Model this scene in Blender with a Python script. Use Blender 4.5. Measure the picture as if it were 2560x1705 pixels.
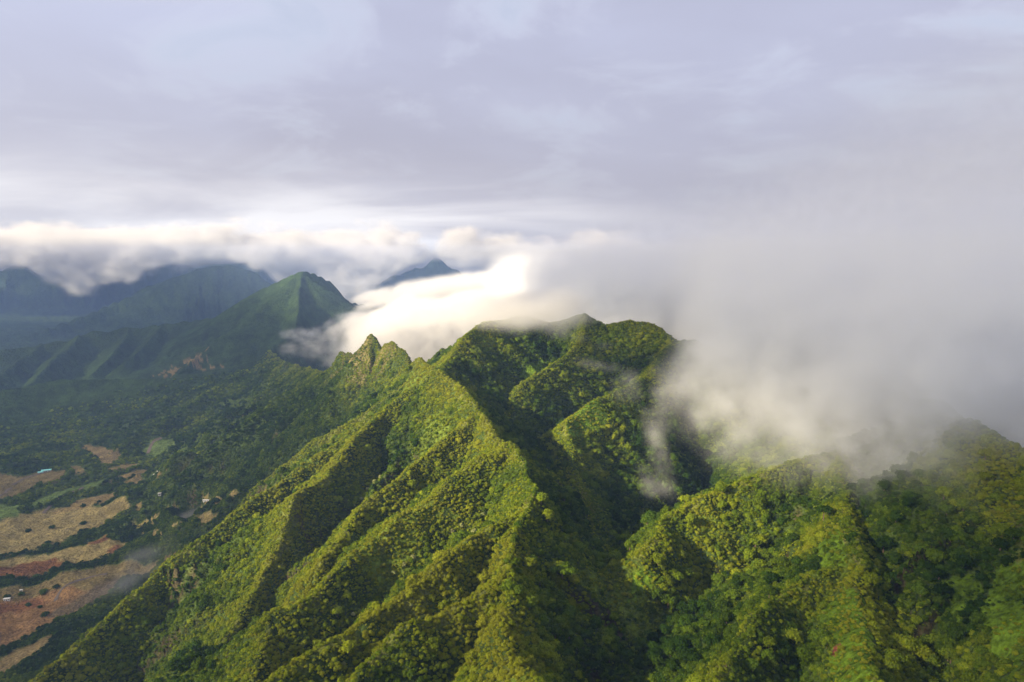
import bpy, math, random
import numpy as np
from mathutils import Vector, Quaternion

for o in list(bpy.data.objects):
    bpy.data.objects.remove(o)
SC = bpy.context.scene
COL = SC.collection
RNG = np.random.default_rng(11)
random.seed(11)

# ------------------------------------------------------------------ camera, sky, sun, exposure
PITCH = math.radians(7.0)
cam = bpy.data.objects.new('camera', bpy.data.cameras.new('camera'))
COL.objects.link(cam)
cam.data.lens = 24.0
cam.data.sensor_width = 36.0
cam.data.clip_start = 1.0
cam.data.clip_end = 60000.0
cam.location = (0, 0, 0)
cam.rotation_euler = (math.pi / 2 - PITCH, 0, 0)
SC.camera = cam

SUN_DIR = Vector((-0.80, -0.36, 0.42)).normalized()          # towards the sun
SUN_STRENGTH = 5.0
SC.view_settings.view_transform = 'Standard'
SC.view_settings.look = 'None'
SC.view_settings.gamma = 1.0
SC.view_settings.exposure = 1.6
SC.view_settings.use_curve_mapping = False

sun = bpy.data.objects.new('sun', bpy.data.lights.new('sun', 'SUN'))
COL.objects.link(sun)
sun.data.energy = SUN_STRENGTH
sun.data.angle = math.radians(0.5)
sun.data.color = (1.0, 0.82, 0.53)
sun.rotation_euler = SUN_DIR.to_track_quat('Z', 'Y').to_euler()


class NT:
    """small helper to wire shader nodes"""
    def __init__(s, tree):
        s.t = tree
        s.t.nodes.clear()

    def n(s, kind, ins=None, **props):
        nd = s.t.nodes.new(kind)
        for k, v in props.items():
            setattr(nd, k, v)
        for k, v in (ins or {}).items():
            sock = nd.inputs[k]
            if isinstance(v, bpy.types.NodeSocket):
                s.t.links.new(v, sock)
            else:
                sock.default_value = v
        return nd

    def math(s, op, a, b=0.0, c=0.0, clamp=False):
        return s.n('ShaderNodeMath', {0: a, 1: b, 2: c}, operation=op, use_clamp=clamp).outputs[0]

    def step(s, v, lo, hi, a=0.0, b=1.0, smooth=True):
        nd = s.n('ShaderNodeMapRange', {'Value': v, 'From Min': lo, 'From Max': hi, 'To Min': a, 'To Max': b})
        nd.interpolation_type = 'SMOOTHSTEP' if smooth else 'LINEAR'
        return nd.outputs[0]

    def mix(s, f, a, b, mode='MIX'):
        nd = s.n('ShaderNodeMix', data_type='RGBA', blend_type=mode)
        for idx, v in ((0, f), (6, a), (7, b)):
            if isinstance(v, bpy.types.NodeSocket):
                s.t.links.new(v, nd.inputs[idx])
            else:
                nd.inputs[idx].default_value = v if idx == 0 else (*v, 1.0)
        return nd.outputs[2]

    def noise(s, vec, scale, detail=4.0, rough=0.5, dist=0.0):
        return s.n('ShaderNodeTexNoise', {'Vector': vec, 'Scale': scale, 'Detail': detail,
                                          'Roughness': rough, 'Distortion': dist}).outputs[0]

    def ramp(s, v, stops):
        nd = s.n('ShaderNodeValToRGB', {0: v})
        el = nd.color_ramp.elements
        while len(el) < len(stops):
            el.new(0.5)
        for e, (p, c) in zip(el, stops):
            e.position = p
            e.color = (*c, 1.0)
        return nd.outputs[0]


world = bpy.data.worlds.new('World')
SC.world = world
world.use_nodes = True
W = NT(world.node_tree)
gdir = W.n('ShaderNodeTexCoord').outputs['Generated']
sx = W.n('ShaderNodeSeparateXYZ', {0: gdir})
dx_, dy_, dz_ = sx.outputs
zc = W.math('MAXIMUM', dz_, 0.0)
den = W.math('ADD', zc, 0.19)
pv = W.n('ShaderNodeCombineXYZ', {0: W.math('DIVIDE', dx_, den), 1: W.math('DIVIDE', dy_, den), 2: 3.7}).outputs[0]
n_big = W.noise(pv, 0.55, 5.0, 0.5, 0.4)
n_mid = W.noise(pv, 1.9, 8.0, 0.58, 0.5)
n_fine = W.noise(W.n('ShaderNodeVectorMath', {0: pv, 1: (0.5, 1.0, 1.0)}, operation='MULTIPLY').outputs[0], 0.8, 6.0, 0.52, 0.5)
deck = W.mix(W.step(n_big, 0.35, 0.68), (0.448, 0.466, 0.605), (0.548, 0.584, 0.755))
deck = W.mix(W.step(n_mid, 0.47, 0.66, 0.0, 0.6), deck, (0.66, 0.70, 0.84))
sunaz = W.math('ADD', W.math('MULTIPLY', dx_, SUN_DIR.x), W.math('MULTIPLY', dy_, SUN_DIR.y))
warm = W.step(sunaz, -0.75, 0.75)
low = W.step(dz_, 0.34, 0.02)
gray = W.mix(warm, (0.40, 0.39, 0.45), (0.60, 0.58, 0.62))
deck = W.mix(W.math('MULTIPLY', low, 0.75), deck, gray)
hor = W.step(dz_, 0.17, 0.03)
streak = W.step(n_fine, 0.36, 0.64)
horf = W.math('MULTIPLY', W.math('MULTIPLY', hor, W.math('ADD', W.math('MULTIPLY', streak, 0.75), 0.2)), W.step(sunaz, -0.72, -0.25))
deck = W.mix(horf, deck, (0.97, 0.95, 0.97))
nishita = W.n('ShaderNodeTexSky', sky_type='NISHITA', sun_disc=False,
              sun_elevation=math.asin(SUN_DIR.z), sun_rotation=math.atan2(SUN_DIR.x, SUN_DIR.y) % (2 * math.pi))
bg1 = W.n('ShaderNodeBackground', {'Color': nishita.outputs[0], 'Strength': 0.05})
bg2 = W.n('ShaderNodeBackground', {'Color': deck, 'Strength': 0.366})
gap = W.math('MULTIPLY', W.step(n_mid, 0.52, 0.75, 0.0, 0.22), W.step(dz_, 0.05, 0.25))
ms = W.n('ShaderNodeMixShader', {0: gap, 1: bg2.outputs[0], 2: bg1.outputs[0]})
W.n('ShaderNodeOutputWorld', {0: ms.outputs[0]})

CY = SC.cycles
CY.use_denoising = True
CY.denoising_prefilter = 'ACCURATE'
CY.use_adaptive_sampling = False
CY.max_bounces = 8
CY.diffuse_bounces = 2
CY.glossy_bounces = 1
CY.transmission_bounces = 2
CY.volume_bounces = 6
CY.transparent_max_bounces = 96
CY.volume_step_rate = 1.5
CY.volume_max_steps = 1024
CY.caustics_reflective = False
CY.caustics_refractive = False
SC.render.film_transparent = False

# ------------------------------------------------------------------ helpers
FP, CX, CYP = 1569.0, 1177.0, 784.0
CPI, SPI = math.cos(PITCH), math.sin(PITCH)


def at(x, y, Y):
    """survey point: bearing x, height line y (both in sight-line units of the camera lens), Y metres away"""
    a, b = (x - CX) / FP, (CYP - y) / FP
    f = CPI + b * SPI
    return (a * Y / f, Y, (-SPI + b * CPI) * Y / f)


def at_floor(x, y, z=-432.0):
    a, b = (x - CX) / FP, (CYP - y) / FP
    Y = z * (CPI + b * SPI) / (-SPI + b * CPI)
    return (a * Y / (CPI + b * SPI), Y)


_TAB = np.random.default_rng(5).uniform(-1, 1, (8, 256, 256)).astype(np.float32)
_TAB3 = np.random.default_rng(6).uniform(-1, 1, (64, 64, 64)).astype(np.float32)


def vn(x, y, k=0):
    xi, yi = np.floor(x), np.floor(y)
    fx, fy = (x - xi).astype(np.float32), (y - yi).astype(np.float32)
    xi, yi = xi.astype(np.int64), yi.astype(np.int64)
    fx = fx * fx * fx * (fx * (fx * 6 - 15) + 10)
    fy = fy * fy * fy * (fy * (fy * 6 - 15) + 10)
    t = _TAB[k % 8]
    a, b, c, d = xi & 255, (xi + 1) & 255, yi & 255, (yi + 1) & 255
    return (t[a, c] * (1 - fx) + t[b, c] * fx) * (1 - fy) + (t[a, d] * (1 - fx) + t[b, d] * fx) * fy


def fbm(x, y, k=0, oct=4, gain=0.5):
    s, a, tot = 0.0, 1.0, 0.0
    for i in range(oct):
        s = s + a * vn(x * 2.03 ** i + 17.3 * i, y * 2.03 ** i - 9.1 * i, k + i)
        tot += a
        a *= gain
    return s / tot


def ridged(x, y, k=0, oct=3):
    s, a, tot = 0.0, 1.0, 0.0
    for i in range(oct):
        s = s + a * (1 - 2 * np.abs(vn(x * 2.1 ** i + 5.7 * i, y * 2.1 ** i + 3.1 * i, k + i)))
        tot += a
        a *= 0.5
    return s / tot


def vn3(x, y, z):
    o = []
    for v in (x, y, z):
        i = np.floor(v)
        f = (v - i).astype(np.float32)
        i = i.astype(np.int64)
        o.append((i & 63, (i + 1) & 63, f * f * (3 - 2 * f)))
    (x0, x1, fx), (y0, y1, fy), (z0, z1, fz) = o
    t = _TAB3
    c00 = t[x0, y0, z0] * (1 - fx) + t[x1, y0, z0] * fx
    c10 = t[x0, y1, z0] * (1 - fx) + t[x1, y1, z0] * fx
    c01 = t[x0, y0, z1] * (1 - fx) + t[x1, y0, z1] * fx
    c11 = t[x0, y1, z1] * (1 - fx) + t[x1, y1, z1] * fx
    return (c00 * (1 - fy) + c10 * fy) * (1 - fz) + (c01 * (1 - fy) + c11 * fy) * fz


def fbm3(x, y, z, oct=4, gain=0.5):
    s, a, tot = 0.0, 1.0, 0.0
    for i in range(oct):
        s = s + a * vn3(x * 2.07 ** i + 11.1 * i, y * 2.07 ** i + 4.3 * i, z * 2.07 ** i + 7.7 * i)
        tot += a
        a *= gain
    return s / tot


def sst(v, lo, hi):
    t = np.clip((v - lo) / (hi - lo), 0, 1)
    return t * t * (3 - 2 * t)


def tag(o, label=None, cat=None, group=None, kind=None):
    for k, v in (('label', label), ('category', cat), ('group', group), ('kind', kind)):
        if v:
            o[k] = v
    return o


def mesh_obj(name, verts, faces, mat=None, parent=None, smooth=False):
    me = bpy.data.meshes.new(name)
    me.from_pydata(verts, [], faces)
    if smooth:
        me.polygons.foreach_set('use_smooth', np.ones(len(me.polygons), bool))
    if mat:
        me.materials.append(mat)
    o = bpy.data.objects.new(name, me)
    COL.objects.link(o)
    if parent:
        o.parent = parent
    return o


# ------------------------------------------------------------------ materials
def new_mat(name):
    m = bpy.data.materials.new(name)
    m.use_nodes = True
    return m, NT(m.node_tree)


def mat_terrain():
    m, T = new_mat('terrain_cover')
    pos = T.n('ShaderNodeNewGeometry').outputs['Position']
    col = T.n('ShaderNodeAttribute', attribute_name='cover').outputs['Color']
    n1 = T.noise(pos, 0.35, 5.0, 0.6)
    n2 = T.noise(pos, 0.05, 4.0, 0.55)
    f = T.math('MULTIPLY', T.step(n1, 0.25, 0.75, 0.55, 1.45), T.step(n2, 0.3, 0.7, 0.8, 1.2))
    c = T.n('ShaderNodeVectorMath', {0: col, 1: f}, operation='MULTIPLY')
    T.t.links.new(f, c.inputs[1])
    hgt = T.math('ADD', T.noise(pos, 0.12, 7.0, 0.65), T.math('MULTIPLY', T.noise(pos, 0.03, 4.0, 0.6), 2.5))
    bump = T.n('ShaderNodeBump', {'Height': hgt, 'Strength': 0.9, 'Distance': 8.0})
    b = T.n('ShaderNodeBsdfDiffuse', {'Color': c.outputs[0], 'Normal': bump.outputs[0]})
    T.n('ShaderNodeOutputMaterial', {0: b.outputs[0]})
    return m


def mat_leaf(name, stops, trans=0.2):
    m, T = new_mat(name)
    pos = T.n('ShaderNodeNewGeometry').outputs['Position']
    tint = T.n('ShaderNodeAttribute', attribute_name='tint', attribute_type='INSTANCER').outputs['Fac']
    rnd = T.n('ShaderNodeObjectInfo').outputs['Random']
    n1 = T.noise(pos, 0.9, 3.0, 0.6)
    v = T.math('ADD', tint, T.math('MULTIPLY', T.math('SUBTRACT', rnd, 0.5), 0.18))
    v = T.math('ADD', v, T.math('MULTIPLY', T.math('SUBTRACT', n1, 0.5), 0.6), clamp=True)
    c = T.ramp(v, stops)
    hv = T.n('ShaderNodeHueSaturation', {'Value': T.step(T.math('FRACT', T.math('MULTIPLY', rnd, 7.31)), 0, 1, 0.78, 1.22), 'Color': c})
    d = T.n('ShaderNodeBsdfDiffuse', {'Color': hv.outputs[0]})
    t = T.n('ShaderNodeBsdfTranslucent', {'Color': hv.outputs[0]})
    s = T.n('ShaderNodeMixShader', {0: trans, 1: d.outputs[0], 2: t.outputs[0]})
    T.n('ShaderNodeOutputMaterial', {0: s.outputs[0]})
    return m


def mat_plain(name, c, rough=0.8, var=0.25, scale=2.0, metal=0.0):
    m, T = new_mat(name)
    pos = T.n('ShaderNodeTexCoord').outputs['Object']
    f = T.step(T.noise(pos, scale, 4.0, 0.6), 0.3, 0.7)
    col = T.mix(f, tuple(v * (1 - var) for v in c), tuple(min(1, v * (1 + var)) for v in c))
    b = T.n('ShaderNodeBsdfPrincipled', {'Base Color': col, 'Roughness': rough, 'Metallic': metal})
    T.n('ShaderNodeOutputMaterial', {0: b.outputs[0]})
    return m


def mat_volume(name, color, dens, aniso=0.0, curl=0.0):
    m, T = new_mat(name)
    if curl:
        pos = T.n('ShaderNodeNewGeometry').outputs['Position']
        dens = T.step(T.noise(pos, 1.0 / curl, 3.0, 0.62), 0.34, 0.66, dens * 0.25, dens * 1.75)
    v = T.n('ShaderNodeVolumePrincipled', {'Color': (*color, 1), 'Density': dens, 'Anisotropy': aniso})
    T.n('ShaderNodeOutputMaterial', {'Volume': v.outputs[0]})
    return m


M_TERR = mat_terrain()
GREENS = [(0.0, (0.011, 0.028, 0.005)), (0.3, (0.028, 0.060, 0.007)), (0.55, (0.080, 0.128, 0.010)),
          (0.8, (0.180, 0.222, 0.012)), (1.0, (0.190, 0.205, 0.018))]
M_LEAF = mat_leaf('broad_leaves', GREENS)
M_PALE = mat_leaf('pale_leaves', [(0.0, (0.16, 0.19, 0.07)), (1.0, (0.30, 0.31, 0.13))])
M_BARK = mat_plain('bark', (0.13, 0.09, 0.065))

# ------------------------------------------------------------------ terrain: crest lines as surveyed points
#       name, region, slope on the left / right of the walking direction, rib size, rib strength, points
R = []


def crest(reg, sl, sr, rib, ra, pts, dz=0.0):
    p = [at(*q) for q in pts]
    R.append((reg, sl, sr, rib, ra, [(a, b, c + dz) for a, b, c in p]))


main = [(1330, 1720, 205), (1250, 1568, 255), (1192, 1495, 285), (1165, 1400, 320), (1160, 1290, 370), (1178, 1200, 420), (1232, 1108, 480),
        (1200, 1050, 525), (1160, 1010, 560), (1125, 960, 605), (1100, 930, 640), (1062, 878, 690), (1000, 843, 760)]
p = [at(*q) for q in main]
R.append(('ridge', 0.95, 0.95, 34, 0.30, [(30, -900, -170), (-30, -350, -168), (20, 60, -165)] + [(a, b, c - 4) for a, b, c in p]))
crest('ridge', 0.95, 1.2, 40, 0.3, [(1000, 843, 760), (985, 838, 800), (960, 822, 870), (942, 846, 930), (900, 842, 985), (850, 840, 1050), (800, 847, 1095), (778, 850, 1125)], -3)
crest('ridge', 1.9, 2.1, 20, 0.3, [(940, 836, 952), (926, 813, 970), (905, 800, 985), (893, 794, 1005), (879, 792, 1020)], 4)
crest('ridge', 1.9, 2.2, 18, 0.3, [(867, 787, 1035), (858, 776, 1044), (851, 769, 1050), (842, 783, 1055), (835, 801, 1062)], 1)
crest('ridge', 1.5, 2.2, 18, 0.3, [(851, 769, 1050), (847, 805, 1030), (842, 855, 1002)], 0)
crest('ridge', 2.0, 2.0, 16, 0.3, [(817, 824, 1085), (806, 815, 1093), (798, 821, 1098)], 5)
crest('ridge', 2.0, 2.0, 16, 0.3, [(793, 816, 1106), (786, 811, 1112), (775, 833, 1122)], 5)
crest('ridge', 0.7, 0.9, 60, 0.3, [(778, 832, 1125), (745, 852, 1250), (700, 845, 1500), (640, 830, 1850), (622, 803, 2050)], -4)
crest('mountain', 0.75, 1.0, 110, 0.22, [(622, 803, 2050), (655, 778, 2180), (680, 748, 2300), (685, 700, 2450), (686, 655, 2620), (691, 620, 2750)], -3)
# right massif
crest('ridge', 0.9, 0.8, 45, 0.3, [(1000, 843, 760), (1030, 817, 800), (1060, 778, 850), (1090, 748, 900), (1130, 731, 940), (1200, 724, 980), (1280, 737, 1000), (1320, 724, 1005), (1345, 718, 1010),
      (1390, 740, 1010), (1440, 730, 1000), (1500, 740, 980), (1550, 772, 950), (1650, 800, 900), (1800, 830, 850), (1950, 860, 760),
      (2100, 905, 600), (2200, 938, 520), (2290, 984, 450), (2354, 1017, 420), (2520, 1080, 370), (2700, 1150, 330)], -3)
crest('ridge', 0.8, 0.8, 40, 0.3, [(1345, 718, 1010), (1335, 790, 930), (1265, 842, 860), (1195, 880, 800), (1170, 915, 775), (1150, 960, 740)], -3)
crest('ridge', 0.8, 0.8, 40, 0.3, [(1550, 772, 950), (1490, 850, 850), (1390, 905, 760), (1300, 958, 690), (1320, 1060, 620), (1355, 1160, 550), (1380, 1240, 500)], -3)
crest('ridge', 0.75, 0.8, 40, 0.28, [(1800, 830, 850), (1870, 930, 700), (1930, 1038, 560), (1950, 1150, 470), (1960, 1260, 400), (1988, 1400, 330), (2008, 1568, 265), (2030, 1760, 205), (2100, 2100, 130)], -3)
crest('ridge', 0.7, 0.7, 36, 0.28, [(1930, 1038, 560), (1850, 1050, 560), (1750, 1085, 545), (1640, 1130, 525), (1520, 1195, 490), (1460, 1260, 450)], -3)
crest('ridge', 0.75, 0.7, 36, 0.28, [(1960, 1260, 400), (1880, 1300, 385), (1760, 1400, 340), (1660, 1500, 300), (1580, 1600, 265)], -5)
crest('ridge', 0.75, 0.8, 40, 0.28, [(2290, 984, 450), (2345, 1150, 380), (2400, 1350, 310), (2450, 1568, 250), (2500, 1850, 180)], -3)
# spurs falling to the valley on the left
crest('ridge', 1.0, 1.1, 34, 0.3, [(1000, 843, 760), (930, 897, 740), (870, 947, 715), (800, 987, 690), (740, 1032, 670), (640, 1092, 640), (520, 1188, 600), (400, 1285, 560), (280, 1388, 510), (160, 1484, 470), (60, 1562, 440), (-120, 1720, 395)], -3)
crest('ridge', 0.9, 0.9, 34, 0.3, [(985, 836, 800), (900, 905, 800), (820, 962, 790), (720, 1012, 780), (660, 1062, 770), (610, 1098, 768)], -3)
crest('ridge', 0.8, 0.85, 34, 0.25, [(850, 772, 1050), (842, 832, 1020), (800, 890, 1000), (740, 952, 980), (650, 1028, 962)], -3)
crest('ridge', 0.8, 0.75, 40, 0.25, [(790, 814, 1110), (740, 885, 1110), (625, 982, 1090)], -3)
crest('ridge', 1.3, 0.75, 26, 0.35, [(870, 947, 715), (830, 1000, 665), (793, 1038, 640), (705, 1108, 592), (666, 1130, 578), (642, 1215, 540), (612, 1300, 505), (560, 1400, 462), (450, 1568, 405)], -3)
crest('ridge', 1.0, 0.8, 26, 0.3, [(1160, 1010, 560), (1090, 1062, 530), (1000, 1122, 500), (921, 1179, 475), (852, 1242, 450), (806, 1277, 437), (770, 1315, 422), (727, 1359, 405), (688, 1389, 395), (625, 1398, 390), (590, 1465, 366), (540, 1610, 325)], -4)
crest('ridge', 0.85, 0.9, 26, 0.3, [(1180, 1165, 445), (1071, 1222, 415), (962, 1316, 375), (874, 1372, 352), (825, 1420, 335), (716, 1480, 315), (661, 1518, 303), (552, 1575, 288), (420, 1680, 265)], -4)
crest('ridge', 0.85, 0.9, 26, 0.3, [(1165, 1290, 370), (1044, 1372, 340), (948, 1427, 322), (880, 1473, 308), (836, 1509, 298), (798, 1572, 280), (740, 1720, 245)], -4)
crest('ridge', 0.85, 0.9, 26, 0.3, [(1100, 930, 640), (1000, 1010, 590), (930, 1060, 565), (850, 1130, 530), (790, 1210, 490), (740, 1280, 460)], -8)
# the pointed mountain and its long left shoulder
crest('mountain', 0.5, 0.9, 150, 0.22, [(691, 620, 2750), (640, 643, 2780), (600, 662, 2800), (570, 699, 2820), (540, 717, 2820), (440, 736, 2850), (350, 746, 2850), (220, 758, 2800), (170, 776, 2750), (60, 791, 2650), (-100, 811, 2500), (-400, 851, 2300)], -2)
crest('mountain', 0.9, 1.0, 120, 0.22, [(691, 620, 2750), (725, 627, 2800), (760, 644, 2850), (810, 692, 2900), (870, 703, 3000), (900, 722, 3050), (970, 770, 3100)], -2)
for q in ([(188, 767, 2760), (68, 880, 2250)], [(301, 755, 2830), (219, 858, 2350)], [(380, 745, 2850), (300, 830, 2420)], [(470, 736, 2850), (385, 822, 2450)],
          [(545, 718, 2820), (440, 828, 2380)], [(100, 788, 2700), (-30, 882, 2200)], [(600, 664, 2800), (545, 770, 2500), (500, 840, 2300)], [(686, 655, 2620), (630, 735, 2480), (570, 800, 2250)]):
    crest('mountain', 0.62, 0.62, 90, 0.25, q, 0)
crest('hill', 0.34, 0.5, 120, 0.25, [(640, 830, 1850), (560, 852, 1900), (480, 866, 1950), (330, 872, 2000), (130, 873, 2000), (60, 888, 1950), (0, 897, 1900), (-150, 930, 1800)], 0)
# far mountains
crest('far_mountain', 0.55, 0.7, 130, 0.34, [(650, 690, 4600), (585, 628, 4500), (520, 606, 4450), (450, 612, 4400), (400, 632, 4350), (365, 648, 4320), (320, 668, 4280), (270, 690, 4150), (200, 720, 3950), (120, 752, 3750), (40, 778, 3550)], 0)
crest('far_mountain', 0.5, 0.6, 130, 0.34, [(-700, 640, 5600), (-300, 600, 5900), (0, 618, 5750), (45, 604, 5800), (90, 632, 5700), (130, 620, 5800), (200, 600, 6000), (330, 588, 6200), (460, 585, 6300), (640, 575, 6500), (800, 600, 6600)], 0)
crest('far_mountain', 0.7, 0.8, 130, 0.34, [(800, 690, 5600), (830, 665, 5700), (880, 640, 5800), (930, 622, 5900), (962, 615, 5950), (985, 606, 5980), (1003, 584, 6000), (1022, 605, 6000), (1062, 629, 5980), (1120, 645, 5900), (1200, 670, 5800)], 0)
crest('far_mountain', 0.7, 0.8, 130, 0.34, [(1090, 640, 7300), (1140, 606, 7200), (1230, 640, 7100), (1400, 650, 7000)], 0)

NEAR_R = {'ridge': 0}
REGS = ['valley', 'ridge', 'mountain', 'hill', 'far_mountain']


def height(X, Y):
    """terrain height, region index, distance from crest, for arrays of points"""
    rr = np.hypot(X, Y)
    wa = np.clip(rr * 0.009, 2.0, 30.0)
    wl = np.clip(rr * 0.085, 26.0, 260.0)
    wb = np.where(rr < 700, 50.0, np.where(rr < 1700, 90.0, 220.0))
    wx = X + np.where(rr < 700, 9.0, np.where(rr < 1700, 6.0, 22.0)) * fbm(X / wb, Y / wb, 1, 3)
    wy = Y + np.where(rr < 700, 9.0, np.where(rr < 1700, 6.0, 22.0)) * fbm(X / wb + 31, Y / wb + 7, 2, 3)
    floor = -438 + 10 * fbm(X / 420, Y / 420, 3, 3) + np.clip((rr - 3000) / 3000, 0, 1) * 25 * fbm(X / 900, Y / 900, 4, 3)
    # low grassy spurs running across the valley floor
    u, v = X * 0.53 + Y * 0.85, X * 0.85 - Y * 0.53
    floor = floor + 7.0 * ridged(u / 700, v / 120, 5, 2) * np.clip((2300 - rr) / 500, 0, 1)
    best = floor.astype(np.float64)
    reg = np.zeros(X.shape, np.int8)
    dist = np.full(X.shape, 999.0)
    for (rname, sl, sr, rib, ra, pts) in R:
        zmax = max(q[2] for q in pts)
        hz = np.full(X.shape, -1e9)
        hd = np.full(X.shape, 999.0)
        xs, ys = [q[0] for q in pts], [q[1] for q in pts]
        reach = (zmax + 450) / min(sl, sr) * 1.7 + 60
        sel = (X > min(xs) - reach) & (X < max(xs) + reach) & (Y > min(ys) - reach) & (Y < max(ys) + reach)
        if not sel.any():
            continue
        px, py = wx[sel], wy[sel]
        bz = np.full(px.shape, -1e9)
        bd = np.full(px.shape, 999.0)
        L = 0.0
        steep = {'ridge': 1.22, 'mountain': 1.3, 'hill': 1.0, 'far_mountain': 1.6}[rname]
        nb = vn(px / (rib * 2.2), py / (rib * 2.2), 6)
        for (a, b) in zip(pts[:-1], pts[1:]):
            ex, ey = b[0] - a[0], b[1] - a[1]
            l2 = ex * ex + ey * ey
            ln = math.sqrt(l2)
            t = np.clip(((px - a[0]) * ex + (py - a[1]) * ey) / l2, 0, 1)
            qx, qy = px - a[0] - t * ex, py - a[1] - t * ey
            d = np.sqrt(qx * qx + qy * qy)
            side = ex * qy - ey * qx
            s = np.where(side > 0, sl, sr) * steep
            along = (L + t * ln) / rib
            rb = ridged(along + 0.35 * nb, d / (rib * 5.0) + 3.1 * len(pts), 2, 3)
            dd = np.sqrt(d * d + 4.0) - 2.0
            fall = s * dd * (1.0 - 1.4 * ra * rb * np.clip(d / (rib * 1.2), 0, 1) * np.clip(1.0 - (d - 4.5 * rib) / (4.0 * rib), 0.0, 1.0))
            zc_ = a[2] + (b[2] - a[2]) * t
            if rname == 'ridge':
                zc_ = zc_ + 3.0 * vn(along * 1.1, along * 0 + len(pts), 4) + 1.5 * vn(along * 3.1, along * 0 + len(pts), 5)
            H = np.maximum(zc_ + 445, 30.0)
            k = fall / H
            fall = H * np.where(k < 0.7, k, 0.7 + 0.3 * (1 - np.exp(-(k - 0.7) / 0.3)) )
            z = zc_ - fall
            m = z > bz
            bz = np.where(m, z, bz)
            bd = np.where(m, d, bd)
            L += ln
        hz[sel], hd[sel] = bz, bd
        kk = 1.5 if sl >= 1.5 else 5.0 if rname == 'ridge' else 10.0
        diff = hz - best
        h = np.clip(0.5 + 0.5 * diff / kk, 0, 1)
        new = best * (1 - h) + hz * h + kk * h * (1 - h) * 0.6
        win = diff > 0
        best = np.where(hz > -1e8, new, best)
        reg = np.where(win & (hz > floor + 14), REGS.index(rname), reg)
        dist = np.where(win, hd, dist)
    amp = np.clip(dist / 25.0, 0.3, 1.0)
    best = best + amp * (3.2 * fbm(X / 22, Y / 22, 3, 4) * (rr < 1600) + 5.0 * fbm(X / 60 + 3, Y / 60, 2, 3) * (rr < 1600) + 7.0 * fbm(X / 90, Y / 90, 4, 3) * np.clip((rr - 700) / 1000, 0.12, 1))
    best = best + np.clip((rr - 3000) / 600, 0, 1) * 5.0 * fbm(X / 30, Y / 30, 5, 2)
    return best, reg, dist


# polar sheet: fine where the lens looks, coarse behind
ang_f = np.radians(np.arange(-47, 47.001, 0.092))
ang = np.concatenate([ang_f, np.radians(np.arange(49, 312.1, 3.0))])
rad = [18.0]
while rad[-1] < 15000:
    r0 = rad[-1]
    k = 1.025 if r0 < 150 else 1.0058 if r0 < 1300 else 1.0072 if r0 < 3200 else 1.011 if r0 < 7500 else 1.05
    rad.append(r0 * k)
rad = np.array(rad)
A, RR = np.meshgrid(ang, rad)            # rows = radius
GX, GY = np.sin(A) * RR, np.cos(A) * RR
GZ, GREG, GDIST = height(GX, GY)
NR, NA = GX.shape
print('terrain grid', NR, NA)

def hit(px, py):
    """first ground point along a sight line of the survey (bearing, height line)"""
    a, b = (px - CX) / FP, (CYP - py) / FP
    f = CPI + b * SPI
    th = math.atan2(a, f)
    fj = (th - ang_f[0]) / math.radians(0.092)
    j = int(min(max(fj, 0), len(ang_f) - 2))
    w = min(max(fj - j, 0), 1)
    col_z = GZ[:, j] * (1 - w) + GZ[:, j + 1] * w
    ray = (-SPI + b * CPI) / math.hypot(a, f) * rad
    k = np.nonzero(col_z > ray)[0]
    k = k[k > 20]
    k = int(k[0]) if len(k) else NR - 1
    e0, e1 = col_z[k - 1] - ray[k - 1], col_z[k] - ray[k]
    t = min(max(-e0 / (e1 - e0 + 1e-9), 0), 1)
    r = rad[k - 1] + t * (rad[k] - rad[k - 1])
    return (math.sin(th) * r, math.cos(th) * r, float(col_z[k - 1] + t * (col_z[k] - col_z[k - 1])))


# ------------------------------------------------------------------ what grows where
def zm2(x, y): return (x * 0.2733, 919.5 + y * 0.2733)
def zm7(x, y): return (x * 0.2733, 1149.4 + y * 0.2733)


def in_poly(X, Y, poly):
    c = np.zeros(X.shape, bool)
    n = len(poly)
    for i in range(n):
        (x1, y1), (x2, y2) = poly[i], poly[(i + 1) % n]
        if y1 == y2:
            continue
        c ^= ((y1 > Y) != (y2 > Y)) & (X < (x2 - x1) * (Y - y1) / (y2 - y1) + x1)
    return c


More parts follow.
